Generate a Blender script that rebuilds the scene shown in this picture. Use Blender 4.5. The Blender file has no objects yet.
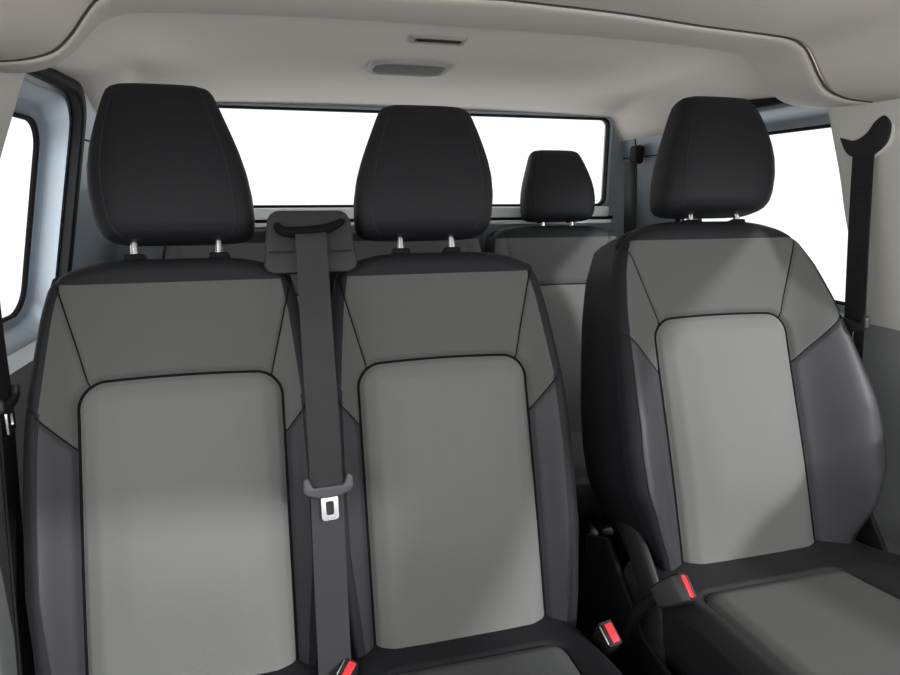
import bpy, math
import numpy as np
from mathutils import Vector

SC = bpy.context.scene
COL = SC.collection
rad = math.radians

# ------------------------------------------------------------------ materials
def mat(name, col, rough=.6, metal=0., bump=0., scale=400., spec=.5, kind='noise', var=0., sheen=0.):
    m = bpy.data.materials.new(name); m.use_nodes = True
    nt = m.node_tree; b = nt.nodes['Principled BSDF']
    b.inputs['Base Color'].default_value = (*col, 1)
    b.inputs['Roughness'].default_value = rough
    b.inputs['Metallic'].default_value = metal
    b.inputs['Specular IOR Level'].default_value = spec
    if sheen:
        b.inputs['Sheen Weight'].default_value = sheen
        b.inputs['Sheen Roughness'].default_value = .5
    if bump or var:
        tc = nt.nodes.new('ShaderNodeTexCoord')
        if kind == 'noise':
            t = nt.nodes.new('ShaderNodeTexNoise'); t.inputs['Scale'].default_value = scale
            t.inputs['Detail'].default_value = 3
            out = t.outputs['Fac']
        elif kind == 'voronoi':
            t = nt.nodes.new('ShaderNodeTexVoronoi'); t.inputs['Scale'].default_value = scale
            out = t.outputs['Distance']
        else:
            t = nt.nodes.new('ShaderNodeTexWave'); t.inputs['Scale'].default_value = scale
            t.bands_direction = kind
            out = t.outputs['Fac']
        nt.links.new(tc.outputs['Object'], t.inputs['Vector'])
        if bump:
            bp = nt.nodes.new('ShaderNodeBump'); bp.inputs['Strength'].default_value = bump
            bp.inputs['Distance'].default_value = .001
            nt.links.new(out, bp.inputs['Height']); nt.links.new(bp.outputs['Normal'], b.inputs['Normal'])
        if var:
            r = nt.nodes.new('ShaderNodeMapRange')
            r.inputs['To Min'].default_value = 1 - var; r.inputs['To Max'].default_value = 1 + var
            nt.links.new(out, r.inputs['Value'])
            mx = nt.nodes.new('ShaderNodeVectorMath'); mx.operation = 'SCALE'
            mx.inputs[0].default_value = col
            nt.links.new(r.outputs['Result'], mx.inputs['Scale'])
            nt.links.new(mx.outputs['Vector'], b.inputs['Base Color'])
    return m

M = dict(
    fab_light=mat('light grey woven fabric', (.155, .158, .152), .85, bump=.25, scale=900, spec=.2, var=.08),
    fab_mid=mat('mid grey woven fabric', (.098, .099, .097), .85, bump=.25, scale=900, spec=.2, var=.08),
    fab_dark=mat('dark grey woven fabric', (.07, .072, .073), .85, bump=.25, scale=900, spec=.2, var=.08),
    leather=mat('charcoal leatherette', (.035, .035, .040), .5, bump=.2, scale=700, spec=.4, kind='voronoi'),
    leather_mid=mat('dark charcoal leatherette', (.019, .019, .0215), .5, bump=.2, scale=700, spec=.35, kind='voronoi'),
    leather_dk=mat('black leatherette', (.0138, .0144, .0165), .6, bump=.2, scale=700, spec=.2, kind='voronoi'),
    seam=mat('dark seam', (.006, .006, .007), .8, spec=.1),
    stitch=mat('grey stitching', (.032, .032, .035), .7, spec=.2),
    plastic=mat('black plastic', (.014, .014, .015), .45, bump=.1, scale=500),
    plastic_dk=mat('matt black plastic', (.007, .007, .008), .7, spec=.2),
    housing=mat('charcoal plastic', (.022, .022, .024), .5, bump=.1, scale=500),
    tongue=mat('grey tongue plastic', (.075, .075, .08), .45),
    belt=mat('black belt webbing', (.012, .012, .013), .65, bump=.4, scale=260, kind='X', spec=.3),
    belt_lit=mat('belt webbing lightened as lit', (.036, .036, .039), .65, bump=.4, scale=260, kind='X', spec=.3),  # centre belt only: light falling on the webbing is put into its colour
    chrome=mat('polished steel', (.75, .75, .76), .25, metal=1.),
    steel=mat('brushed steel', (.6, .6, .6), .35, metal=1.),
    red=mat('red release button', (.72, .035, .045), .4),
    head=mat('warm grey headliner fabric', (.72, .68, .63), .95, bump=.35, scale=600, spec=.1, var=.05),
    pillar=mat('beige grey pillar plastic', (.66, .65, .61), .7, bump=.1, scale=600, spec=.2),
    metal=mat('silver blue painted metal', (.29, .33, .37), .35, spec=.5, bump=.02, scale=60),
    sill_lit=mat('silver painted metal lightened as lit', (.8, .82, .83), .4),  # bulkhead strips: colour raised to stand in for light on the metal
    rubber=mat('black rubber seal', (.004, .004, .0045), .7, spec=.2),
    trim=mat('mid grey trim plastic', (.27, .275, .28), .65, bump=.15, scale=500, spec=.25),
    carpet=mat('black carpet', (.012, .012, .013), .95, bump=.5, scale=300, spec=.1),
    lens=mat('smoked lamp lens', (.13, .13, .125), .7, spec=.15),
    lampring=mat('lamp bezel plastic', (.33, .315, .295), .6),
    gap=mat('headliner gap', (.06, .056, .052), .9),
    dark=mat('dark recess', (.012, .012, .012), .8),
)
def glass_mat():
    m = bpy.data.materials.new('clear window glass'); m.use_nodes = True
    nt = m.node_tree; nt.nodes.clear()
    o = nt.nodes.new('ShaderNodeOutputMaterial'); mx = nt.nodes.new('ShaderNodeMixShader')
    t = nt.nodes.new('ShaderNodeBsdfTransparent'); g = nt.nodes.new('ShaderNodeBsdfGlossy')
    t.inputs['Color'].default_value = (.97, .98, .98, 1); g.inputs['Roughness'].default_value = .02
    mx.inputs['Fac'].default_value = .02
    nt.links.new(t.outputs[0], mx.inputs[1]); nt.links.new(g.outputs[0], mx.inputs[2]); nt.links.new(mx.outputs[0], o.inputs[0])
    return m
M['glass'] = glass_mat()

# ------------------------------------------------------------------ object helpers
BASE = {}          # world position each object's local frame starts from
def thing(name, loc, label, cat, group=None):
    o = bpy.data.objects.new(name, None); COL.objects.link(o)
    o.empty_display_size = .05; o.location = loc
    o['label'] = label; o['category'] = cat
    if group: o['group'] = group
    BASE[o] = Vector(loc)
    return o
def mesh(name, V, F, m, parent=None, smooth=True, angle=None, kind=None, label=None, cat=None, bevel=0., group=None):
    V = [Vector(tuple(map(float, v))) for v in V]
    if parent is not None: base = BASE[parent]
    elif kind == 'structure': base = Vector((0, 0, 0))
    else:
        lo = Vector([min(v[i] for v in V) for i in range(3)]); hi = Vector([max(v[i] for v in V) for i in range(3)])
        base = Vector(((lo.x+hi.x)/2, (lo.y+hi.y)/2, lo.z))
    me = bpy.data.meshes.new(name)
    me.from_pydata([v-base for v in V], [], [list(map(int, f)) for f in F]); me.update()
    o = bpy.data.objects.new(name, me); COL.objects.link(o)
    import bmesh
    bm = bmesh.new(); bm.from_mesh(me); bmesh.ops.recalc_face_normals(bm, faces=bm.faces); bm.to_mesh(me); bm.free()
    me.materials.append(M[m])
    if smooth:
        me.polygons.foreach_set('use_smooth', [True]*len(me.polygons))
        if angle: me.set_sharp_from_angle(angle=rad(angle))
    if bevel:
        md = o.modifiers.new('bevel', 'BEVEL'); md.width = bevel; md.segments = 3; md.limit_method = 'ANGLE'; md.angle_limit = rad(35)
    BASE[o] = base
    if parent is not None: o.parent = parent
    else: o.location = base
    if kind: o['kind'] = kind
    if label: o['label'] = label
    if cat: o['category'] = cat
    if group: o['group'] = group
    return o
def box_vf(c, s, ax=None):
    c = np.array(c, float); s = np.array(s, float)/2
    A = np.eye(3) if ax is None else np.array(ax, float)
    V = [c + A[0]*x*s[0] + A[1]*y*s[1] + A[2]*z*s[2] for x in (-1, 1) for y in (-1, 1) for z in (-1, 1)]
    F = [(0, 1, 3, 2), (4, 6, 7, 5), (0, 4, 5, 1), (2, 3, 7, 6), (0, 2, 6, 4), (1, 5, 7, 3)]
    return V, F
def join(*vfs):
    V, F = [], []
    for v, f in vfs:
        n = len(V); V += list(v); F += [tuple(i+n for i in q) for q in f]
    return V, F
def tube_vf(P, r, n=8, closed=False):
    P = [np.array(p, float) for p in P]; V, F = [], []
    N = len(P); up = None
    for i, p in enumerate(P):
        a = P[max(i-1, 0)]; b = P[min(i+1, N-1)]
        if closed: a = P[i-1]; b = P[(i+1) % N]
        t = b-a; t = t/(np.linalg.norm(t)+1e-12)
        if up is None:
            up = np.array([0, 0, 1.]) if abs(t[2]) < .9 else np.array([1., 0, 0])
        up = up - t*np.dot(up, t); up /= np.linalg.norm(up)+1e-12
        s = np.cross(t, up)
        rr = r[i] if hasattr(r, '__len__') else r
        for k in range(n):
            q = 2*math.pi*k/n
            V.append(p + rr*(up*math.cos(q) + s*math.sin(q)))
    rng = N if closed else N-1
    for i in range(rng):
        for k in range(n):
            j = (i+1) % N
            F.append((i*n+k, i*n+(k+1) % n, j*n+(k+1) % n, j*n+k))
    if not closed:
        F.append(tuple(range(n))); F.append(tuple((N-1)*n+k for k in range(n)))
    return V, F
def ribbon_vf(P, Wd, th=.0025, nrm=None):
    """flat webbing: centre points, width vectors, thickness direction"""
    V, F = [], []
    P = [np.array(p, float) for p in P]
    for i, p in enumerate(P):
        w = np.array(Wd[i] if isinstance(Wd, list) else Wd, float)
        t = P[min(i+1, len(P)-1)]-P[max(i-1, 0)]
        n = np.cross(t, w); n /= np.linalg.norm(n)
        V += [p-w/2-n*th/2, p+w/2-n*th/2, p+w/2+n*th/2, p-w/2+n*th/2]
    for i in range(len(P)-1):
        for k in range(4):
            F.append((i*4+k, i*4+(k+1) % 4, i*4+4+(k+1) % 4, i*4+4+k))
    F.append((0, 1, 2, 3)); e = (len(P)-1)*4; F.append((e, e+1, e+2, e+3))
    return V, F
def smooth_path(P, n=8):
    P = np.array(P, float); out = []
    for i in range(len(P)-1):
        p0 = P[max(i-1, 0)]; p1 = P[i]; p2 = P[i+1]; p3 = P[min(i+2, len(P)-1)]
        for k in range(n):
            t = k/n
            out.append(.5*((2*p1)+(-p0+p2)*t+(2*p0-5*p1+4*p2-p3)*t*t+(-p0+3*p1-3*p2+p3)*t**3))
    out.append(P[-1]); return np.array(out)
def prism_vf(poly, ext):
    """planar polygon (3-D points) extruded by a vector"""
    poly = [np.array(p, float) for p in poly]; n = len(poly); ext = np.array(ext, float)
    V = poly+[p+ext for p in poly]
    F = [tuple(range(n)), tuple(range(n, 2*n))]+[(i, (i+1) % n, n+(i+1) % n, n+i) for i in range(n)]
    return V, F
def rr_loop(a0, a1, b0, b1, r, n=8):
    L = []
    for cx, cy, q0 in ((a1-r, b1-r, 0), (a0+r, b1-r, 90), (a0+r, b0+r, 180), (a1-r, b0+r, 270)):
        for k in range(n+1):
            q = rad(q0+90*k/n); L.append((cx+r*math.cos(q), cy+r*math.sin(q)))
    return L
def loft_vf(loops, close=True):
    n = len(loops[0]); V = [p for L in loops for p in L]; F = []
    for i in range(len(loops)-1):
        for k in range(n if close else n-1):
            F.append((i*n+k, i*n+(k+1) % n, (i+1)*n+(k+1) % n, (i+1)*n+k))
    return V, F
def sst(a, b, x):
    t = np.clip((x-a)/(b-a), 0, 1); return t*t*(3-2*t)
def curve1(pts):
    xs, ys = zip(*pts); fx = np.linspace(xs[0], xs[-1], 401); fy = np.interp(fx, xs, ys)
    k = np.exp(-np.linspace(-2, 2, 33)**2); k /= k.sum()
    fy = np.convolve(np.pad(fy, 16, mode='edge'), k, 'valid')
    return lambda v: np.interp(v, fx, fy)

# ------------------------------------------------------------------ seats
class Frame:
    def __init__(s, P, r):
        r = rad(r); s.P = np.array(P, float)
        s.U = np.array([1., 0, 0]); s.V = np.array([0, math.sin(r), math.cos(r)]); s.W = np.array([0, -math.cos(r), math.sin(r)])
    def __call__(s, u, v, w):
        u = np.asarray(u, float)[..., None]; v = np.asarray(v, float)[..., None]; w = np.asarray(w, float)[..., None]
        return s.P + u*s.U + v*s.V + w*s.W

def sd_box(u, v, hw, v0, v1, r):
    qx = np.abs(u)-hw+r; qy = np.abs(v-(v0+v1)/2)-(v1-v0)/2+r
    return np.hypot(np.maximum(qx, 0), np.maximum(qy, 0))+np.minimum(np.maximum(qx, qy), 0)-r
def sd_seg(u, v, a, b):
    a = np.array(a); b = np.array(b); d = b-a
    t = np.clip(((u-a[0])*d[0]+(v-a[1])*d[1])/(d@d), 0, 1)
    return np.hypot(u-a[0]-t*d[0], v-a[1]-t*d[1])

class BackShape:
    """front surface of a seat back: heights over (u, v)"""
    def __init__(s, hw, vtop, vbot=-.07, inner=0, ramp=.055, tuck=.034, bol=((0, .04), (.35, .035), (.6, .012)), ins=(.152, .44), base=0., rr=.035, diag=(.135, .427, .178, .6), side=(.155, .335, .22, .415), rim=.89):
        s.hw_ = curve1(hw); s.inner = inner; s.ramp = ramp; s.vt = vtop; s.vb = vbot; s.tuck = tuck; s.bol = curve1(bol); s.ins = ins; s.rr = rr
        s.diag = diag; s.side = side; s.base = base; s.rim = rim
    def hw(s, v, u=0.):
        return s.hw_(v)*np.where(np.asarray(u)*s.inner > 0, .935, 1.)
    def top(s, sg): return s.vt - s.tuck*np.abs(sg)**4.5
    def dins(s, u, v):
        return sd_box(u, v+.22*u*u, s.ins[0], -.6, s.ins[1], .04)
    def w(s, u, v):
        hw = s.hw(v, u); sg = np.clip(u/hw, -1, 1)
        es = (1-np.abs(sg))*hw; et = s.top(sg)-v; rr = s.rr
        dd = np.hypot(np.maximum(rr-es, 0), np.maximum(rr-et, 0))
        w = s.base - (rr-np.sqrt(np.maximum(rr*rr-np.minimum(dd, rr)**2, 0)))
        w = w + s.bol(v)*sst(s.ins[0]-.005, s.ins[0]+s.ramp, np.abs(u))
        d = s.dins(u, v)
        w = w + .010*sst(0, .035, -d) + .012*np.clip(1-(u/s.ins[0])**2, 0, 1)*sst(0, .08, -d)*sst(-.02, .14, v) + .012*np.exp(-((v-.14)/.16)**2)*sst(.2, .05, np.abs(u))
        w = w - .008*np.exp(-(d/.006)**2)
        a = np.abs(u); g = s.diag
        inside = sst(0, .006, d)
        w = w - .004*inside*np.exp(-(sd_seg(a, v, g[:2], g[2:])/.003)**2)
        g = s.side
        w = w - .004*inside*np.exp(-(sd_seg(a, v, g[:2], g[2:])/.003)**2)
        return w

def build_back(root, fr, sh, depth=.11, mats=('fab_light', 'fab_mid', 'leather', 'leather_dk'), ns=170, nt=260, seam_r=.0025, shoulder=True, names=True):
    S = np.linspace(-1, 1, ns+1)
    L = sh.vt-.044; na = int(nt*.92); nb = nt-na; sg = np.tile(S, (nt+1, 1))
    v = np.vstack([np.tile(np.linspace(sh.vb, L, na+1)[:, None], (1, ns+1)), L+(sh.top(S)-L)[None, :]*np.linspace(0, 1, nb+1)[1:, None]])
    u = sg*sh.hw(v, sg); w = sh.w(u, v)
    W = fr(u, v, w).reshape(-1, 3)
    idx = np.arange(W.shape[0]).reshape(nt+1, ns+1)
    uc = (u[:-1, :-1]+u[1:, 1:])/2; vc = (v[:-1, :-1]+v[1:, 1:])/2
    sc = (sg[:-1, :-1]+sg[1:, 1:])/2
    d = sh.dins(uc, vc); a = np.abs(uc)
    g = sh.diag; du = g[0]+(vc-g[1])*(g[2]-g[0])/(g[3]-g[1])
    h = sh.side; sv = h[1]+(a-h[0])*(h[3]-h[1])/(h[2]-h[0])
    vt = sh.top(sc)
    rim = (np.abs(sc) > sh.rim) | (vc > L)
    reg = np.full(d.shape, 3)                       # 3 wing
    reg[(a < du) & (vc > sh.ins[1]-.06)] = 2        # 2 upper panel
    reg[vc < sv] = 4                                # 4 lower bolster
    reg[rim] = 0
    reg[(d < 0)] = 1
    quads = np.stack([idx[:-1, :-1], idx[:-1, 1:], idx[1:, 1:], idx[1:, :-1]], -1)
    def part(name, mask, m, extra=None):
        q = quads[mask]
        if not len(q): return None
        used, inv = np.unique(q, return_inverse=True)
        V = list(W[used]); F = [tuple(x) for x in inv.reshape(-1, 4)]
        return mesh(name, V, F, m, root)
    part('centre_panel', reg == 1, mats[0])
    part('upper_panel', reg == 2, mats[1])
    for sd in (-1, 1):
        part('side_wing', (reg == 3) & (np.sign(uc) == sd), mats[1])
        part('side_bolster', (reg == 4) & (np.sign(uc) == sd), mats[2])
    # shell: the dark rim with the sides and back of the seat
    q = quads[reg == 0]
    used, inv = np.unique(q, return_inverse=True)
    V = list(W[used]); F = [tuple(x) for x in inv.reshape(-1, 4)]
    lp = list(idx[:, 0])+list(idx[-1, 1:-1])+list(idx[::-1, -1])
    uf, vf, wf = u.reshape(-1), v.reshape(-1), w.reshape(-1)
    rings = []
    for k, (wb, sc_) in enumerate(((None, 1.), (-.3, 1.004), (-.6, 1.0), (-.9, .985), (-1., .95))):
        ul = uf[lp]; vl = vf[lp]; wl = wf[lp]
        if wb is not None:
            wl = wl*(1+wb)+(-depth)*(-wb); ul = ul*sc_; vl = .2+(vl-.2)*(1+(sc_-1)*.6)
        rings.append(fr(ul, vl, wl))
    n = len(lp)
    v2, f2 = loft_vf([list(r) for r in rings], close=False)
    f2 = list(f2)+[tuple((len(rings)-1)*n+i for i in range(n))]
    V, F = join((V, F), (v2, f2))
    mesh('back_shell', V, F, mats[3], root)
    # seams sunk into the upholstery
    def line(P, r=seam_r, off=.0):
        P = np.array(P); ww = sh.w(P[:, 0], P[:, 1])+off
        return tube_vf(fr(P[:, 0], P[:, 1], ww), r, 6)
    hi, vi = sh.ins; r = .04; P = []
    for vv in np.linspace(sh.vb, vi-r-.22*hi*hi, 60): P.append((-hi, vv))
    for q in np.linspace(180, 90, 14):
        uu = -hi+r+r*math.cos(rad(q)); P.append((uu, vi-r+r*math.sin(rad(q))-.22*uu*uu))
    for uu in np.linspace(-hi+r, hi-r, 40)[1:-1]: P.append((uu, vi-.22*uu*uu))
    for q in np.linspace(90, 0, 14):
        uu = hi-r+r*math.cos(rad(q)); P.append((uu, vi-r+r*math.sin(rad(q))-.22*uu*uu))
    for vv in np.linspace(vi-r-.22*hi*hi, sh.vb, 60): P.append((hi, vv))
    vfs = [line(P, seam_r*1.15)]
    if shoulder:
        for sd in (-1, 1):
            g = sh.diag; k = np.linspace(0, 1, 30)
            pts = [(sd*(g[0]+(g[2]-g[0])*x), g[1]+(g[3]-g[1])*x) for x in k]
            pts = [p for p in pts if p[1] < sh.vt-.044]
            vfs.append(line(pts, seam_r*.45, .0008))
            g = sh.side
            pts = [(sd*(g[0]+(g[2]-g[0])*x), g[1]+(g[3]-g[1])*x) for x in k]
            pts = [p for p in pts if abs(p[0])/sh.hw(p[1], p[0]) < sh.rim+.03]
            vfs.append(line(pts, seam_r*.45, .0008))
    V, F = join(*vfs)
    mesh('seam', V, F, 'seam', root)
    # stitched edge along both outer edges
    for sd in (-1, 1):
        pts = [(sd*sh.rim*float(sh.hw(x, sd)), x) for x in np.linspace(.0, sh.side[3]-.02, 50)]
        V, F = line(pts, .0011, .0003)
        mesh('edge_stitching', V, F, 'stitch', root)

def build_headrest(root, fr, uc, v0, v1, hw, wc=0., depth=.055, posts=.052, vpost=.60, m='leather_dk', lean=.0, tilt=.0):
    prof = [(0, .78, .50), (.012, .86, .68), (.03, .915, .80), (.07, .965, .92), (.14, .99, 1), (.28, 1., 1.02), (.42, .975, 1.), (.55, .92, .96), (.68, .845, .90), (.8, .77, .82), (.89, .715, .72), (.945, .675, .60), (.975, .635, .48), (.992, .58, .34), (1., .52, .22)]
    q = np.linspace(0, 1, 56); q = .5-.5*np.cos(q*math.pi)
    px, pa, pb = map(np.array, zip(*prof))
    A = np.interp(q, px, pa)*hw; B = np.interp(q, px, pb)*depth
    n = 72; ang = np.linspace(0, 2*math.pi, n, endpoint=False); loops = []; H = v1-v0
    e = 2/3.4
    for i, qq in enumerate(q):
        cu = np.sign(np.cos(ang))*np.abs(np.cos(ang))**e*A[i]
        cw = np.sign(np.sin(ang))*np.abs(np.sin(ang))**e*B[i]
        loops.append(list(fr(uc+tilt*(qq-.3)+cu, np.full(n, v0+qq*H), wc+lean*qq+cw+.012*math.sin(qq*math.pi))))
    V, F = loft_vf(loops); N = len(loops)
    F = F+[tuple(range(n)), tuple((N-1)*n+i for i in range(n))]
    hr = mesh('headrest', V, F, m, root)
    vfs = []
    line = []
    k = 18 - 7                                         # ring vertex next to the front corner
    ka = int(round(n*.135)); kb = int(round(n*(.5-.135)))
    def off(i, j):
        p = np.array(loops[i][j]); c = np.array(loops[i]).mean(0); d = p-c
        return p + d/np.linalg.norm(d)*.0003
    line = [off(i, ka) for i in range(3, N-3)]+[off(N-4, j) for j in range(ka, kb+1)]+[off(i, kb) for i in range(N-4, 2, -1)]
    v_, f_ = tube_vf(line, .0008, 6)
    mesh('stitched_seam', v_, f_, 'stitch', hr)
    for sd in (-1, 1):
        a = fr(uc+sd*posts, vpost, wc-.005); b = fr(uc+sd*posts, v0+.03, wc)
        v_, f_ = tube_vf([a, b], .0062, 16)
        mesh('post', v_, f_, 'chrome', root, angle=40)
        g = fr(uc+sd*posts, vpost+.036, wc-.006)
        v_, f_ = box_vf(g, (.032, .024, .018), (fr.U, fr.W, fr.V))
        mesh('post_guide', v_, f_, 'plastic_dk', root, bevel=.004)
    return hr

class CushionShape:
    def __init__(s, hw, L, ins=.15, bol=.03, back=.05, front=.06, taper=.0, ioff=0.):
        s.hw = hw; s.L = L; s.ins = ins; s.bol = bol; s.back = back; s.front = front; s.taper = taper; s.ioff = ioff
    def k(s, v, u): return 1-s.taper/s.ins*(1-sst(s.back, s.back+.22, v))*(np.asarray(u) > 0)
    def dins(s, u, v): return sd_box((u-s.ioff)/s.k(v, u), v, s.ins, s.back, s.L-s.front, .03)
    def w(s, u, v):
        rr = .035; es = s.hw-np.abs(u); et = s.L-v
        dd = np.hypot(np.maximum(rr-es, 0), np.maximum(rr-et, 0))
        w = -(rr-np.sqrt(np.maximum(rr*rr-np.minimum(dd, rr)**2, 0)))
        w = w + s.bol*sst(s.ins-.005, s.ins+.05, np.abs(u-s.ioff)/s.k(v, u))*sst(.05, .25, v)
        d = s.dins(u, v)
        return w + .010*sst(0, .03, -d) - .007*np.exp(-(d/.0045)**2)

def build_cushion(root, fr, sh, fab, lea, thick=.12, ns=120, nt=130):
    sg, tt = np.meshgrid(np.linspace(-1, 1, ns+1), np.linspace(0, 1, nt+1))
    u = sg*sh.hw; v = tt*sh.L; w = sh.w(u, v); W = fr(u, v, w).reshape(-1, 3)
    idx = np.arange(W.shape[0]).reshape(nt+1, ns+1)
    d = sh.dins((u[:-1, :-1]+u[1:, 1:])/2, (v[:-1, :-1]+v[1:, 1:])/2)
    quads = np.stack([idx[:-1, :-1], idx[:-1, 1:], idx[1:, 1:], idx[1:, :-1]], -1)
    q = quads[d < 0]; used, inv = np.unique(q, return_inverse=True)
    mesh('cushion_panel', list(W[used]), [tuple(x) for x in inv.reshape(-1, 4)], fab, root)
    q = quads[d >= 0]; used, inv = np.unique(q, return_inverse=True)
    A = (list(W[used]), [tuple(x) for x in inv.reshape(-1, 4)])
    lp = list(idx[:, 0])+list(idx[-1, 1:-1])+list(idx[::-1, -1])+list(idx[0, 1:-1])[::-1]
    uf, vf, wf = u.reshape(-1)[lp], v.reshape(-1)[lp], w.reshape(-1)[lp]
    rings = [list(fr(uf, vf, wf)), list(fr(uf*1.004, vf, wf*.4-.6*thick)), list(fr(uf*.97, vf*.98, np.full(len(lp), -thick)))]
    B = loft_vf(rings); n = len(lp)
    B = (B[0], B[1]+[tuple(2*n+i for i in range(n))])
    V, F = join(A, B)
    mesh('cushion', V, F, lea, root)
    L = rr_loop(-sh.ins, sh.ins, sh.back, sh.L-sh.front, .03, 8); P = []
    for i in range(len(L)):
        a = np.array(L[i]); b = np.array(L[(i+1) % len(L)])
        m_ = max(1, int(np.hypot(*(b-a))/.012))
        P += [a+(b-a)*k/m_ for k in range(m_)]
    P = np.array(P); P[:, 0] *= sh.k(P[:, 1], P[:, 0]); P[:, 0] += sh.ioff
    v_, f_ = tube_vf(fr(P[:, 0], P[:, 1], sh.w(P[:, 0], P[:, 1])), .0022, 6, closed=True)
    mesh('cushion_seam', v_, f_, 'seam', root)

REC = 18
FH = 'front seats'
HWP = [(-.08, .195), (0, .207), (.13, .222), (.27, .223), (.39, .219), (.477, .209), (.54, .201), (.60, .188), (.64, .175)]
def pass_seat(uc, name, label, posts, hr_uc, hr_hw, inner, hr_top, tilt):
    root = thing(name, (uc, .70, .0), label, 'seat', FH)
    fr = Frame((uc, .86, .50), REC)
    sh = BackShape(HWP, .634, vbot=-.07, inner=inner, rr=.027, tuck=.03)
    build_back(root, fr, sh)
    build_headrest(root, fr, hr_uc-uc, .664, hr_top, hr_hw, wc=-.035, posts=posts, tilt=tilt)
    cf = Frame((uc, .90, .466), -86)       # v runs forward, w up
    cf.V = np.array([0, -math.cos(rad(4)), math.sin(rad(4))]); cf.W = np.array([0, math.sin(rad(4)), math.cos(rad(4))])
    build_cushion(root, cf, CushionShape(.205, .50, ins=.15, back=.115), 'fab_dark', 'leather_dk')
    v_, f_ = box_vf((uc, .68, .18), (.38, .42, .356))
    mesh('seat_base', v_, f_, 'plastic_dk', root, bevel=.02)
    return root
pass_seat(-.529, 'passenger_seat', 'grey and black front passenger seat at the far left beside the left side window', .066, -.535, .1245, 1, .930, -.022)
pass_seat(-.10, 'passenger_seat', 'grey and black middle front seat between the hanging centre belt and the gap', .048, -.108, .128, -1, .909, .02)

# driver's seat
DX = .478
drv = thing('driver_seat', (DX, .70, 0), 'single front seat at the right with wide rounded bolsters and a gap beside it', 'seat', FH)
fd = Frame((DX, .86, .545), REC)
sd_ = BackShape([(-.08, .20), (0, .228), (.06, .262), (.13, .288), (.20, .292), (.28, .286), (.36, .274), (.46, .257), (.54, .236), (.60, .208), (.65, .180)], .640, vbot=-.07, inner=-1, ramp=.10,
                bol=((-.05, .05), (.1, .075), (.25, .075), (.42, .045), (.6, .014)), ins=(.150, .445), diag=(.138, .432, .20, .61), side=(.153, .34, .262, .44), rim=.92)
fd.V = fd.V+np.array((-.025, 0, 0))
build_back(drv, fd, sd_, depth=.145)
build_headrest(drv, fd, .040, .655, .900, .128, wc=-.035, tilt=.042, posts=.055, depth=.06)
cfd = Frame((DX, .90, .525), 0)
cfd.V = np.array([0, -math.cos(rad(4)), math.sin(rad(4))]); cfd.W = np.array([0, math.sin(rad(4)), math.cos(rad(4))])
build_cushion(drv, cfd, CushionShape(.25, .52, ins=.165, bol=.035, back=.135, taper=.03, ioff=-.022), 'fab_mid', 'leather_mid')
v_, f_ = box_vf((DX, .68, .205), (.42, .44, .405)); mesh('seat_base', v_, f_, 'plastic_dk', drv, bevel=.02)

SCENE2 = True
# recliner cover at the driver's seat side
path = smooth_path([(.250, .955, .585), (.240, .90, .575), (.234, .85, .55), (.232, .81, .51), (.232, .79, .455), (.234, .79, .40)], 8)
V = []; n = len(path)
loops = []
for i, p in enumerate(path):
    t = path[min(i+1, n-1)]-path[max(i-1, 0)]; t /= np.linalg.norm(t)
    s_ = np.cross(t, (1, 0, 0)); s_ /= np.linalg.norm(s_)
    wd = .034
    loops.append([p + s_*wd*math.cos(q)+np.array((1., 0, 0))*.012*math.sin(q) for q in np.linspace(0, 2*math.pi, 20, endpoint=False)])
v_, f_ = loft_vf(loops); f_ = f_+[tuple(range(20)), tuple((n-1)*20+i for i in range(20))]
mesh('recliner_cover', v_, f_, 'housing', drv)
v_, f_ = prism_vf([(.215, 1.03, .20), (.215, 1.03, .50), (.215, .95, .54), (.215, .80, .43), (.215, .50, .40), (.215, .50, .20)], (.012, 0, 0))
mesh('side_shield', v_, f_, 'plastic_dk', drv, bevel=.004)
v_, f_ = prism_vf([(.748, .99, .46), (.748, .90, .60), (.748, .86, .60), (.748, .80, .52), (.748, .80, .44)], (-.012, 0, 0))
mesh('side_shield', v_, f_, 'plastic_dk', drv, bevel=.004)

# rear bench
rear = thing('rear_bench_seat', (0, 1.5, 0), 'grey and black rear bench seat behind the front seats below the rear window', 'seat')
fr_r = []
for uc in (-.475, -.01, .455):
    f_r = Frame((uc, 1.615, .483), 14)
    s_r = BackShape([(-.08, .225), (.3, .23), (.5, .228), (.58, .222), (.66, .20)], .645, vbot=-.05, tuck=.02,
                    bol=((0, .02), (.4, .018), (.6, .006)), ins=(.17, .455), diag=(.15, .45, .19, .7), side=(.172, .36, .24, .42), rim=.95)
    build_back(rear, f_r, s_r, depth=.10, ns=70, nt=110, shoulder=False)
build_headrest(rear, Frame((.455, 1.615, .483), 14), .022, .662, .885, .122, wc=-.045, depth=.05, posts=.05, vpost=.63)
cfr = Frame((0, 1.66, .475), 0); cfr.V = np.array([0, -1., .04]); cfr.W = np.array([0, .04, 1.])
build_cushion(rear, cfr, CushionShape(.69, .40, ins=.64, bol=.005, back=.06, front=.09), 'fab_mid', 'leather', thick=.10, ns=160, nt=70)
v_, f_ = box_vf((0, 1.52, .19), (1.2, .22, .378)); mesh('seat_base', v_, f_, 'plastic_dk', rear, bevel=.01)
v_, f_ = box_vf((.40, 1.30, .345), (.035, .10, .02)); v2 = box_vf((.40, 1.34, .19), (.03, .03, .31)); v3 = box_vf((.40, 1.38, .352), (.025, .10, .02))
mesh('bench_leg', *join((v_, f_), v2, v3), 'steel', rear, bevel=.004)

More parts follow.
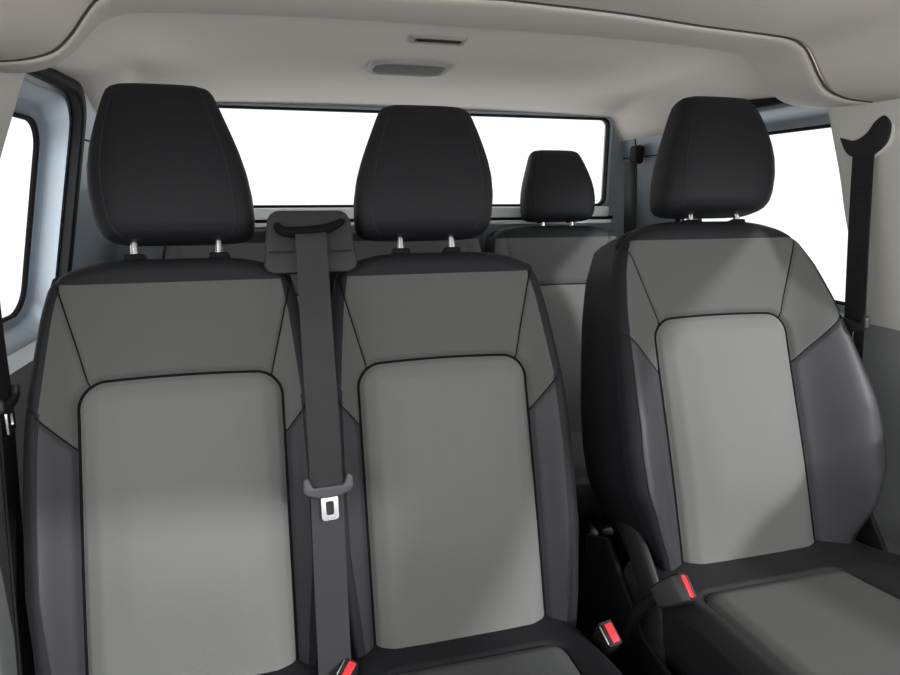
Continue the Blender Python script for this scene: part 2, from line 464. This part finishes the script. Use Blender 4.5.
# ------------------------------------------------------------------ belts and buckles
def tongue(root, c, U, D, N, w=.062, blade=(.026, .036), m='tongue'):
    """tongue plate: U across, D towards the blade end, N out of the face"""
    c = np.array(c, float); U = np.array(U, float); D = np.array(D, float); N = np.array(N, float)
    out = [(-1, -.42), (-.80, -.55), (-.72, -.30), (-.62, -.08), (.62, -.08), (.72, -.30), (.80, -.55), (1, -.42), (1.02, .05), (.85, .22), (.42, .36), (0, .38), (-.42, .36), (-.85, .22), (-1.02, .05)]
    P = [c+U*x*w/2+D*y*w/2-N*.006 for x, y in out]
    v_, f_ = prism_vf(P, N*.012)
    t = mesh('latch_tongue', v_, f_, m, root, bevel=.003)
    s = c+D*(.16*w); a, b = blade[0]/2, blade[1]
    o = rr_loop(-a, a, 0, b, .005, 4); i = rr_loop(-a+.007, a-.007, .008, b-.008, .003, 4)
    mk = lambda L, k: [s+U*x+D*y+N*k for x, y in L]
    v_, f_ = loft_vf([mk(o, .0015), mk(i, .0015), mk(i, -.0015), mk(o, -.0015), mk(o, .0015)])
    mesh('latch_blade', v_, f_, 'chrome', t, label='bright metal latch blade', angle=40)
    return t

# centre belt and its outlet between the two left seats
hs = thing('belt_outlet_housing', (-.318, 1.07, .98), 'black plastic belt outlet housing on top between the two left front seats', 'belt housing')
loops = []
def hloop(w0, w1, z0, z1, y0, y1, r=.018):
    """front face outline between bottom (z0, y0) and top (z1, y1)"""
    L = rr_loop(0, 1, 0, 1, .001, 6); out = []
    R = rr_loop(-w1, w1, z0, z1, r, 6)
    for x, z in R:
        k = (z-z0)/(z1-z0); sc = (w0+(w1-w0)*k)/w1
        out.append(np.array((-.318+x*sc, y0+(y1-y0)*k, z)))
    return out
A0 = hloop(.079, .066, 1.070, 1.172, 1.030, 1.06)
A1 = [p+np.array((0, -.004, 0)) for p in hloop(.076, .062, 1.073, 1.167, 1.030, 1.06, .016)]
A2 = [p+np.array((0, .07, -.01)) for p in A0]
v_, f_ = loft_vf([A1, A0, A2]); n = len(A0)
f_ = f_+[tuple(range(n)), tuple(2*n+i for i in range(n))]
mesh('housing_shell', v_, f_, 'housing', hs, angle=30)
# belt slot: a dark curved lip
P = smooth_path([(-.372, 1.044, 1.152), (-.362, 1.037, 1.140), (-.33, 1.035, 1.138), (-.29, 1.037, 1.143), (-.260, 1.046, 1.156)], 6)
v_, f_ = tube_vf(P, [.003+.006*math.sin(math.pi*min(1, max(0, i/(len(P)-1))))**.5 for i in range(len(P))], 10)
mesh('belt_slot', v_, f_, 'seam', hs)
v_, f_ = box_vf((-.318, 1.0345, 1.106), (.136, .004, .003), ); mesh('cover_joint', v_, f_, 'dark', hs)

cb = thing('seat_belt', (-.316, .84, .47), 'middle seat belt with webbing coloured lighter as if lit, hanging straight down between the two left front seats', 'seat belt', 'seat belts')
P = smooth_path([(-.317, 1.040, 1.140), (-.317, 1.022, 1.128), (-.317, 1.000, 1.078), (-.317, .955, .98), (-.316, .905, .83), (-.317, .873, .73), (-.319, .835, .60), (-.321, .785, .44)], 8)
v_, f_ = ribbon_vf(list(P), (.050, 0, 0), .003); mesh('webbing', v_, f_, 'belt_lit', cb, angle=40)
D = np.array((0, -.30, -.95)); D /= np.linalg.norm(D); N = np.cross(D, (1, 0, 0)); N = N if N[1] < 0 else -N
tongue(cb, (-.3135, .8745, .754), (1, .0, .03), D, N, w=.076, blade=(.026, .037))

# right hand belt on the door pillar
def yz(L, x): return [(x, y, z) for y, z in L]
rb = thing('seat_belt', (.745, .96, .70), 'black seat belt hanging from the right door pillar behind the single seat', 'seat belt', 'seat belts')
cres = [(1.066, 1.312), (1.043, 1.279), (1.010, 1.268), (.983, 1.275), (.960, 1.296), (.958, 1.327), (.972, 1.345), (.990, 1.336), (1.006, 1.315), (1.032, 1.304), (1.066, 1.312)]
cres = [tuple(p) for p in smooth_path([(y, z, 0) for y, z in cres], 5)[:-1, :2]]
cy = np.mean([p[0] for p in cres]); cz = np.mean([p[1] for p in cres])
big = [(cy+(y-cy)*1.10, cz+(z-cz)*1.16+.002) for y, z in cres]
mesh('guide_bezel', *prism_vf(yz(big, .776), (-.010, 0, 0)), 'pillar', rb, bevel=.004, label='pale plastic bezel around the belt guide')
mesh('belt_guide', *prism_vf(yz(cres, .774), (-.014, 0, 0)), 'dark', rb, bevel=.003)
P = smooth_path([(.764, 1.006, 1.29), (.760, 1.002, 1.262), (.748, .975, 1.12), (.741, .948, .955), (.742, .937, .86), (.745, .92, .70)], 8)
v_, f_ = ribbon_vf(list(P), (0, .046, -.004), .003); mesh('webbing', v_, f_, 'belt', rb, angle=40)
tongue(rb, (.730, .950, .950), (0, 1, .10), (0, -.08, -1), (-1, 0, 0), w=.084, blade=(.024, .034), m='plastic')

lb = thing('seat_belt', (-.742, .88, .35), 'black seat belt at the left edge hanging down beside the far left seat', 'seat belt', 'seat belts')
P = smooth_path([(-.765, 1.02, 1.295), (-.766, .978, 1.052), (-.77, .971, .90), (-.78, .961, .729), (-.79, .935, .472), (-.79, .896, .26), (-.79, .86, .003)], 8)
v_, f_ = ribbon_vf(list(P), (0, .042, -.004), .003); mesh('webbing', v_, f_, 'belt', lb, angle=40)
v_, f_ = ribbon_vf([p+np.array((-.006, .008, 0)) for p in P[16:]], (0, .046, -.004), .002); mesh('webbing', v_, f_, 'belt', lb, angle=40)
big2 = [(y-.03, z) for y, z in cres]
mesh('belt_guide', *prism_vf(yz(big2, -.774), (.014, 0, 0)), 'dark', lb, bevel=.003)
tongue(lb, (-.762, .963, .904), (0, 1, .15), (0, -.10, -1), (1, 0, 0), w=.060, blade=(.024, .036), m='plastic')

cbp = thing('seat_belt', (.755, 1.86, 1.10), 'black rear seat belt on the metal pillar right of the rear window', 'seat belt', 'seat belts')
v_, f_ = box_vf((.772, 1.865, 1.325), (.03, .055, .06)); mesh('belt_guide', v_, f_, 'plastic_dk', cbp, bevel=.012)
v_, f_ = ribbon_vf([(.752, 1.865, 1.30), (.752, 1.845, 1.12), (.752, 1.83, .98), (.752, 1.82, .002)], (0, .075, 0), .003); mesh('webbing', v_, f_, 'belt', cbp)

def buckle(label, c, D, N, L=.085, wd=.034, th=.024, stalk=None, name='seat_belt_buckle'):
    """D long axis towards the button end, N the side that faces up"""
    D = np.array(D, float); D /= np.linalg.norm(D); N = np.array(N, float); N -= D*(N@D); N /= np.linalg.norm(N); U = np.cross(D, N)
    c = np.array(c, float)
    root = thing(name, tuple(c-D*L/2), label, 'belt buckle', 'seat belt buckles')
    pr = [(-.5, .72, .8), (-.2, .92, .95), (.2, 1, 1), (.47, 1, 1), (.5, .95, .92)]
    loops = []
    for k, a, b in pr:
        loops.append([c+D*k*L+U*x*a+N*z*b for x, z in rr_loop(-wd/2, wd/2, -th/2, th/2, .005, 4)])
    v_, f_ = loft_vf(loops); n = len(loops[0]); f_ = f_+[tuple(range(n)), tuple((len(pr)-1)*n+i for i in range(n))]
    mesh('buckle_body', v_, f_, 'plastic', root, angle=40)
    v_, f_ = box_vf(c+D*(L*.5)+N*(th*.10), (.006, wd*.78, th*.52), (D, U, N)); mesh('release_button', v_, f_, 'red', root, bevel=.002, label='red release button')
    v_, f_ = box_vf(c+D*(L*.502)-N*(th*.30), (.004, wd*.8, th*.13), (D, U, N)); mesh('tongue_slot', v_, f_, 'dark', root)
    v_, f_ = box_vf(c+D*(L*.503)-N*(th*.44), (.003, wd*.75, th*.09), (D, U, N)); mesh('slot_lip', v_, f_, 'steel', root, bevel=.001)
    if stalk is not None:
        P = smooth_path(stalk, 6); v_, f_ = tube_vf(P, .010, 10); mesh('stalk', v_, f_, 'plastic_dk', root)
    return root

# ------------------------------------------------------------------ cabin shell
def struct(name, vf, m, **k): return mesh(name, vf[0], vf[1], m, kind='structure', **k)
struct('floor', box_vf((0, .7, -.02), (2.1, 3.0, .04)), 'carpet', smooth=False)

PA = [(0, 1.496), (.20, 1.490), (.36, 1.480), (.50, 1.474), (.555, 1.469), (.585, 1.456), (.605, 1.434), (.625, 1.408), (.65, 1.386), (.69, 1.374), (.74, 1.370), (.80, 1.368)]
PB = [(0, 1.508), (.20, 1.507), (.36, 1.504), (.54, 1.497), (.60, 1.490), (.635, 1.474), (.66, 1.450), (.685, 1.425), (.715, 1.405), (.75, 1.394), (.79, 1.390), (.84, 1.388)]
def half(P):
    P = smooth_path(P, 6); L = [(-x, z) for x, z in P[::-1]]+[(x, z) for x, z in P[1:]]; return np.array(L)
HA, HB = half(PA), half(PB)
def lift(H, y, dx=0., dz=0., sx=1.): return [(x*sx, y, z+dz) for x, z in H]
def shear(vf, sgn): return [(v[0]+sgn*.22*(1.37-v[2]), v[1], v[2]) for v in vf[0]], vf[1]
# front headliner
st = [[(x, -.21, z-.065*float(sst(.70, .55, abs(x)))+.04*float(sst(.60, .70, abs(x)))) for x, z in HA], [(x, .2, z+.03*float(sst(.60, .70, abs(x)))) for x, z in HA], lift(HA, .6, dz=.006), lift(HA, .985, dz=.001), lift(HA, .993, dz=.003), lift(HA, .996, dz=.02)]
struct('trim_1', loft_vf(st, False), 'head')
# roof bow between the door pillars
def mixH(k, bulge): return [(HA[i][0]*(1-k)+HB[i][0]*k, HA[i][1]*(1-k)+HB[i][1]*k+bulge) for i in range(len(HA))]
st = [lift(HA, 1.001, dz=.02), lift(HA, 1.003, dz=.004), lift(HA, 1.010, dz=.000)]
for k in np.linspace(.1, .93, 8): st.append(lift(mixH(k, -.004*math.sin(k*math.pi)), 1.010+.19*k))
st += [lift(HB, 1.20, dz=0), lift(HB, 1.206, dz=.004), lift(HB, 1.208, dz=.04)]
struct('trim_2', loft_vf(st, False), 'head')
struct('trim_3', tube_vf([(x, .9985, z+.0035) for x, z in HA], .0022, 6), 'gap')
# rear headliner
xs = np.linspace(-.80, .80, 97); ys = np.linspace(1.19, 2.0, 70)
edge = curve1([(1.1, 1.395), (1.2, 1.40), (1.4, 1.42), (1.50, 1.43), (1.60, 1.415), (1.70, 1.38), (2.0, 1.375)])
def zr(x, y):
    z0 = 1.502-.008*(abs(x)/.6)**2 + .024*(1-sst(1.15, 1.5, y)) - .036*sst(1.78, 2.02, y)
    s0 = .61+.12*sst(1.35, 1.95, y)
    k = sst(s0, .79, abs(x)); k = k**1.2
    return z0*(1-k)+min(edge(y), z0)*k
st = [[(x, y, zr(x, y)) for x in xs] for y in ys]
struct('ceiling', loft_vf(st, False), 'head')

# side doors behind the front pillars
def side(sgn, n, yr, label):
    X = lambda a: sgn*a
    y0 = 1.0
    def lp(a1, b0, b1, x, r): return [(X(x+.22*(1.37-z)), y, z) for y, z in rr_loop(y0, a1, b0, b1, r, 10)]
    g = yr+.0
    gl = lp(g, .940, 1.348, .868, .055)
    struct('window_%d' % n, (gl+[(p[0]+X(.004), p[1], p[2]) for p in gl], [tuple(range(len(gl))), tuple(range(len(gl), 2*len(gl)))]+[(i, (i+1) % len(gl), len(gl)+(i+1) % len(gl), len(gl)+i) for i in range(len(gl))]), 'glass', smooth=False)
    rubber = [lp(g, .940, 1.348, .868, .055), lp(g+.001, .939, 1.349, .860, .056), lp(g+.007, .933, 1.355, .858, .06), lp(g+.008, .932, 1.356, .868, .06)]
    struct('trim_%d' % (10+n), loft_vf(rubber), 'rubber')
    door = [lp(g+.004, .936, 1.352, .866, .06), lp(g+.006, .934, 1.354, .861, .06), lp(g+.024, .915, 1.374, .858, .065), lp(g+.030, .910, 1.380, .850, .068),
            lp(g+.016, .89, 1.388, .82, .07), lp(g-.002, .86, 1.396, .804, .07), lp(g-.006, .85, 1.399, .7995, .07), lp(g+.008, .84, 1.408, .798, .075), lp(g+.02, .83, 1.42, .815, .08)]
    struct('door_%d' % n, loft_vf(door), 'metal', angle=50)
    sl = [lp(yr+.006, .803, 1.409, .80, .075), lp(yr-.026, .812, 1.402, .772, .07), lp(yr-.030, .808, 1.408, .768, .075), lp(yr-.024, .798, 1.413, .766, .075), lp(yr-.002, .79, 1.424, .768, .08), lp(yr+.02, .78, 1.43, .81, .08)]
    struct('trim_%d' % (20+n), loft_vf(sl), 'rubber')
side(-1, 1, 1.545, 'left')
side(1, 2, 1.70, 'right')

# C pillars
for sgn, nm, ya in ((-1, 'wall_left', 1.55), (1, 'wall_right', 1.71)):
    struct(nm, shear(prism_vf([(sgn*.79, ya, .85), (sgn*.79, 2.03, .85), (sgn*.79, 2.03, 1.42), (sgn*.79, ya, 1.42)], (sgn*.02, 0, 0)), sgn), 'metal', smooth=False)
    struct('trim_%d' % (44 if sgn < 0 else 45), shear(join(box_vf((sgn*.789, (ya+2.0)/2, 1.320), (.004, 2.0-ya, .0035)), box_vf((sgn*.789, 1.907, 1.36), (.004, .0035, .08))), sgn), 'rubber', smooth=False)
# lower side trim, from the front doors back to the bulkhead
for sgn, nm in ((-1, 'baseboard_left'), (1, 'baseboard_right')):
    V, F = prism_vf([(sgn*.85, 1.06+.02*sgn, 0), (sgn*.85, 2.0, 0), (sgn*.85, 2.0, .885), (sgn*.85, 1.06+.02*sgn, .885)], (sgn*.06, 0, 0))
    V, F = join((V, F), prism_vf([(sgn*.965, .70, 0), (sgn*.965, 2.0, 0), (sgn*.965, 2.0, .85), (sgn*.965, .70, .85)], (sgn*.03, 0, 0)))
    struct(nm, (V, F), 'trim', smooth=False)

# door pillars
def bpillar(sgn, n, edge):
    x = sgn*.757; edge = smooth_path(edge, 6); V = []
    for y, z in edge:
        V += [(x+sgn*.10, y+.01, z), (x+sgn*.012, y+.003, z), (x+sgn*.003, y-.004, z), (x, y-.016, z), (x, .78, z), (x+sgn*.01, .765, z), (x+sgn*.10, .76, z)]
    m_ = 7; F = []
    for i in range(len(edge)-1):
        for k in range(m_-1): F.append((i*m_+k, i*m_+k+1, i*m_+m_+k+1, i*m_+m_+k))
    struct('trim_%d' % n, shear((V, F), sgn), 'pillar')
    yb = edge[-1][0]
    struct('trim_%d' % (n+1), shear(prism_vf([(x-sgn*.004, yb+.02, .05), (x-sgn*.004, yb, .925), (x-sgn*.004, .77, .925), (x-sgn*.004, .77, .05)], (sgn*.08, 0, 0)), sgn), 'trim', smooth=False)
bpillar(1, 30, [(1.115, 1.42), (1.110, 1.382), (1.085, 1.25), (1.074, 1.167), (1.063, 1.086), (1.07, .985), (1.09, .91)])
bpillar(-1, 32, [(1.215, 1.43), (1.197, 1.387), (1.15, 1.29), (1.115, 1.21), (1.07, 1.10), (1.04, 1.0), (1.02, .91)])

# bulkhead with the wide rear window
def bl(x0, x1, z0, z1, y, r): return [(x, y, z) for x, z in rr_loop(x0, x1, z0, z1, r, 10)]
out = bl(-.80, .80, .05, 1.50, 2.0, .002)
hole = [bl(-.93, .93, .05, 1.50, 2.005, .002), bl(-.765, .755, 1.14, 1.468, 2.0, .03), bl(-.757, .747, 1.15, 1.461, 1.99, .03), bl(-.745, .735, 1.16, 1.452, 1.995, .025), bl(-.742, .732, 1.163, 1.449, 2.02, .025)]
struct('wall_back', loft_vf(hole), 'metal', angle=30)
rub = [bl(-.747, .737, 1.157, 1.4535, 1.992, .025), bl(-.744, .734, 1.161, 1.4505, 1.986, .024), bl(-.741, .731, 1.1645, 1.447, 1.99, .022), bl(-.741, .731, 1.1645, 1.447, 2.01, .022)]
struct('trim_40', loft_vf(rub), 'rubber')
gl = bl(-.742, .732, 1.163, 1.449, 2.01, .024); n = len(gl)
struct('window_3', (gl+[(a, b+.004, c) for a, b, c in gl], [tuple(range(n)), tuple(range(n, 2*n))]+[(i, (i+1) % n, n+(i+1) % n, n+i) for i in range(n)]), 'glass', smooth=False)
struct('trim_41', box_vf((0, 1.965, 1.139), (1.45, .05, .034)), 'sill_lit', bevel=.006)
struct('trim_42', box_vf((0, 1.95, 1.106), (1.45, .06, .012)), 'sill_lit', bevel=.004)
struct('trim_43', box_vf((0, 1.975, 1.118), (1.5, .04, .012)), 'rubber', bevel=.002)

# ceiling lamp and vent
lamp = thing('ceiling_lamp', (-.05, 1.50, 1.49), 'wide smoked grey roof lamp on the beige ceiling above the middle headrest', 'lamp')
def ceil_rr(x0, x1, y0, y1, r, dz, shx=0.):
    return [(x+shx*(y-y0), y, zr(x, y)+dz) for x, y in rr_loop(x0, x1, y0, y1, r, 8)]
a = (-.137, .040, 1.50, 1.632)
L = [ceil_rr(a[0]-.012, a[1]+.012, a[2]-.012, a[3]+.012, .04, .0), ceil_rr(a[0]-.008, a[1]+.008, a[2]-.008, a[3]+.008, .038, -.007), ceil_rr(a[0], a[1], a[2], a[3], .035, -.008), ceil_rr(a[0]+.003, a[1]-.003, a[2]+.003, a[3]-.003, .035, -.003)]
v_, f_ = loft_vf(L); mesh('lamp_bezel', v_, f_, 'lampring', lamp)
L = [ceil_rr(a[0]+.001, a[1]-.001, a[2]+.001, a[3]-.001, .034, -.004), ceil_rr(a[0]+.008, a[1]-.008, a[2]+.008, a[3]-.008, .03, -.006)]
v_, f_ = loft_vf(L); nn = len(L[0]); f_ = f_+[tuple(nn+i for i in range(nn))]
mesh('lamp_lens', v_, f_, 'lens', lamp)
buckle('black belt buckle with red button standing low in the gap beside the middle seat', (.125, .775, .465), (-.1, -.55, .83), (.97, .07, .16), wd=.04, th=.026, stalk=[(.128, .79, .425), (.135, .82, .36), (.14, .84, .28)])
buckle('black belt buckle with red button leaning out beside the single right seat cushion', (.223, .742, .566), (.62, -.50, .62), (-.565, -.53, .53), L=.056, wd=.046, th=.030, stalk=[(.205, .752, .555), (.19, .78, .51), (.19, .82, .42)])
buckle('black belt buckle with red button at the bottom below the centre belt', (-.303, .80, .455), (0, -.35, .94), (.8, -.5, -.2), wd=.034, stalk=[(-.303, .815, .42), (-.303, .83, .36), (-.303, .84, .30)])
vent = thing('ceiling_hook_recess', (-.04, 1.25, 1.50), 'small slotted recess in the ceiling in front of the roof lamp', 'ceiling fitting')
a2 = (-.080, .020, 1.318, 1.342)
L = [ceil_rr(a2[0]-.012, a2[1]+.012, a2[2]-.008, a2[3]+.008, .008, .0), ceil_rr(a2[0]-.008, a2[1]+.008, a2[2]-.005, a2[3]+.005, .008, -.005), ceil_rr(a2[0], a2[1], a2[2], a2[3], .006, -.006), ceil_rr(a2[0], a2[1], a2[2], a2[3], .006, .0)]
v_, f_ = loft_vf(L); mesh('recess_rim', v_, f_, 'lampring', vent)
v_, f_ = box_vf(((a2[0]+a2[1])/2, (a2[2]+a2[3])/2, zr(-.04, 1.33)-.002), (a2[1]-a2[0], a2[3]-a2[2], .003)); mesh('recess_slot', v_, f_, 'lens', vent)
v_, f_ = box_vf(((a2[0]+a2[1])/2, a2[2]+.005, zr(-.04, 1.33)-.006), (a2[1]-a2[0]-.01, .006, .004)); mesh('recess_lip', v_, f_, 'dark', vent)

# front of the cabin: doors with their window openings, and the dashboard
def fdoor(sgn, n):
    x = sgn*.79
    inn = [(.74, .86), (.74, 1.368), (-.16, 1.388), (-.66, 1.275), (-.98, .86), (-.05, .92), (.28, .955)]
    out = [(.86, .02), (.86, 1.44), (-.16, 1.46), (-.70, 1.39), (-1.2, .86), (-.95, .02), (.25, .02)]
    L = [[(x, y, z) for y, z in out], [(x, y, z) for y, z in inn], [(x+sgn*.05, y, z) for y, z in inn]]
    struct('door_%d' % n, shear(loft_vf(L), sgn), 'trim', smooth=False)
fdoor(1, 3); fdoor(-1, 4)
for sgn, n_ in ((1, 51), (-1, 52)):          # windscreen pillars
    P = [(.60, -.22, 1.405), (.72, -1.05, .90), (.90, -1.22, .88), (.82, -.72, 1.315), (.80, -.20, 1.42)]
    struct('trim_%d' % n_, prism_vf([(sgn*a, b, c) for a, b, c in P], (0, -.02, .05)), 'pillar', smooth=False)
struct('trim_50', prism_vf([(-.79, -.75, .05), (-.79, -.30, .05), (-.79, -.22, .80), (-.79, -.32, .93), (-.79, -.75, .95)], (1.58, 0, 0)), 'plastic_dk', bevel=.02)

# ------------------------------------------------------------------ light and camera
def sun(name, d, strength, ang, col=(1, 1, 1)):
    l = bpy.data.lights.new(name, 'SUN'); l.energy = strength; l.angle = rad(ang); l.color = col
    o = bpy.data.objects.new(name, l); COL.objects.link(o)
    o.rotation_euler = Vector(d).to_track_quat('-Z', 'Y').to_euler()
    o.location = Vector(d)*-5
sun('sun', (-.69, 1, -.625), 2.7, 3.2)
w = bpy.data.worlds.new('sky'); SC.world = w; w.use_nodes = True
nt = w.node_tree; bg = nt.nodes['Background']
tc = nt.nodes.new('ShaderNodeTexCoord'); sx = nt.nodes.new('ShaderNodeSeparateXYZ'); mr = nt.nodes.new('ShaderNodeMapRange')
nt.links.new(tc.outputs['Generated'], sx.inputs[0]); nt.links.new(sx.outputs['Y'], mr.inputs['Value'])
mr.interpolation_type = 'SMOOTHSTEP'
mr.inputs['From Min'].default_value = .2; mr.inputs['From Max'].default_value = -.6
mr.inputs['To Min'].default_value = 1.25; mr.inputs['To Max'].default_value = 4.4
nt.links.new(mr.outputs['Result'], bg.inputs['Strength'])
bg.inputs['Color'].default_value = (1, 1, 1, 1)

cam = bpy.data.cameras.new('camera'); co = bpy.data.objects.new('camera', cam); COL.objects.link(co)
cam.sensor_width = 36; cam.lens = 24; cam.clip_start = .01
co.location = (-.34, 0, 1.2); co.rotation_euler = (rad(90-13.5), 0, rad(-14.2))
SC.camera = co
vs = SC.view_settings; vs.view_transform = 'Standard'; vs.look = 'None'; vs.exposure = 0; vs.gamma = 1; vs.use_curve_mapping = False
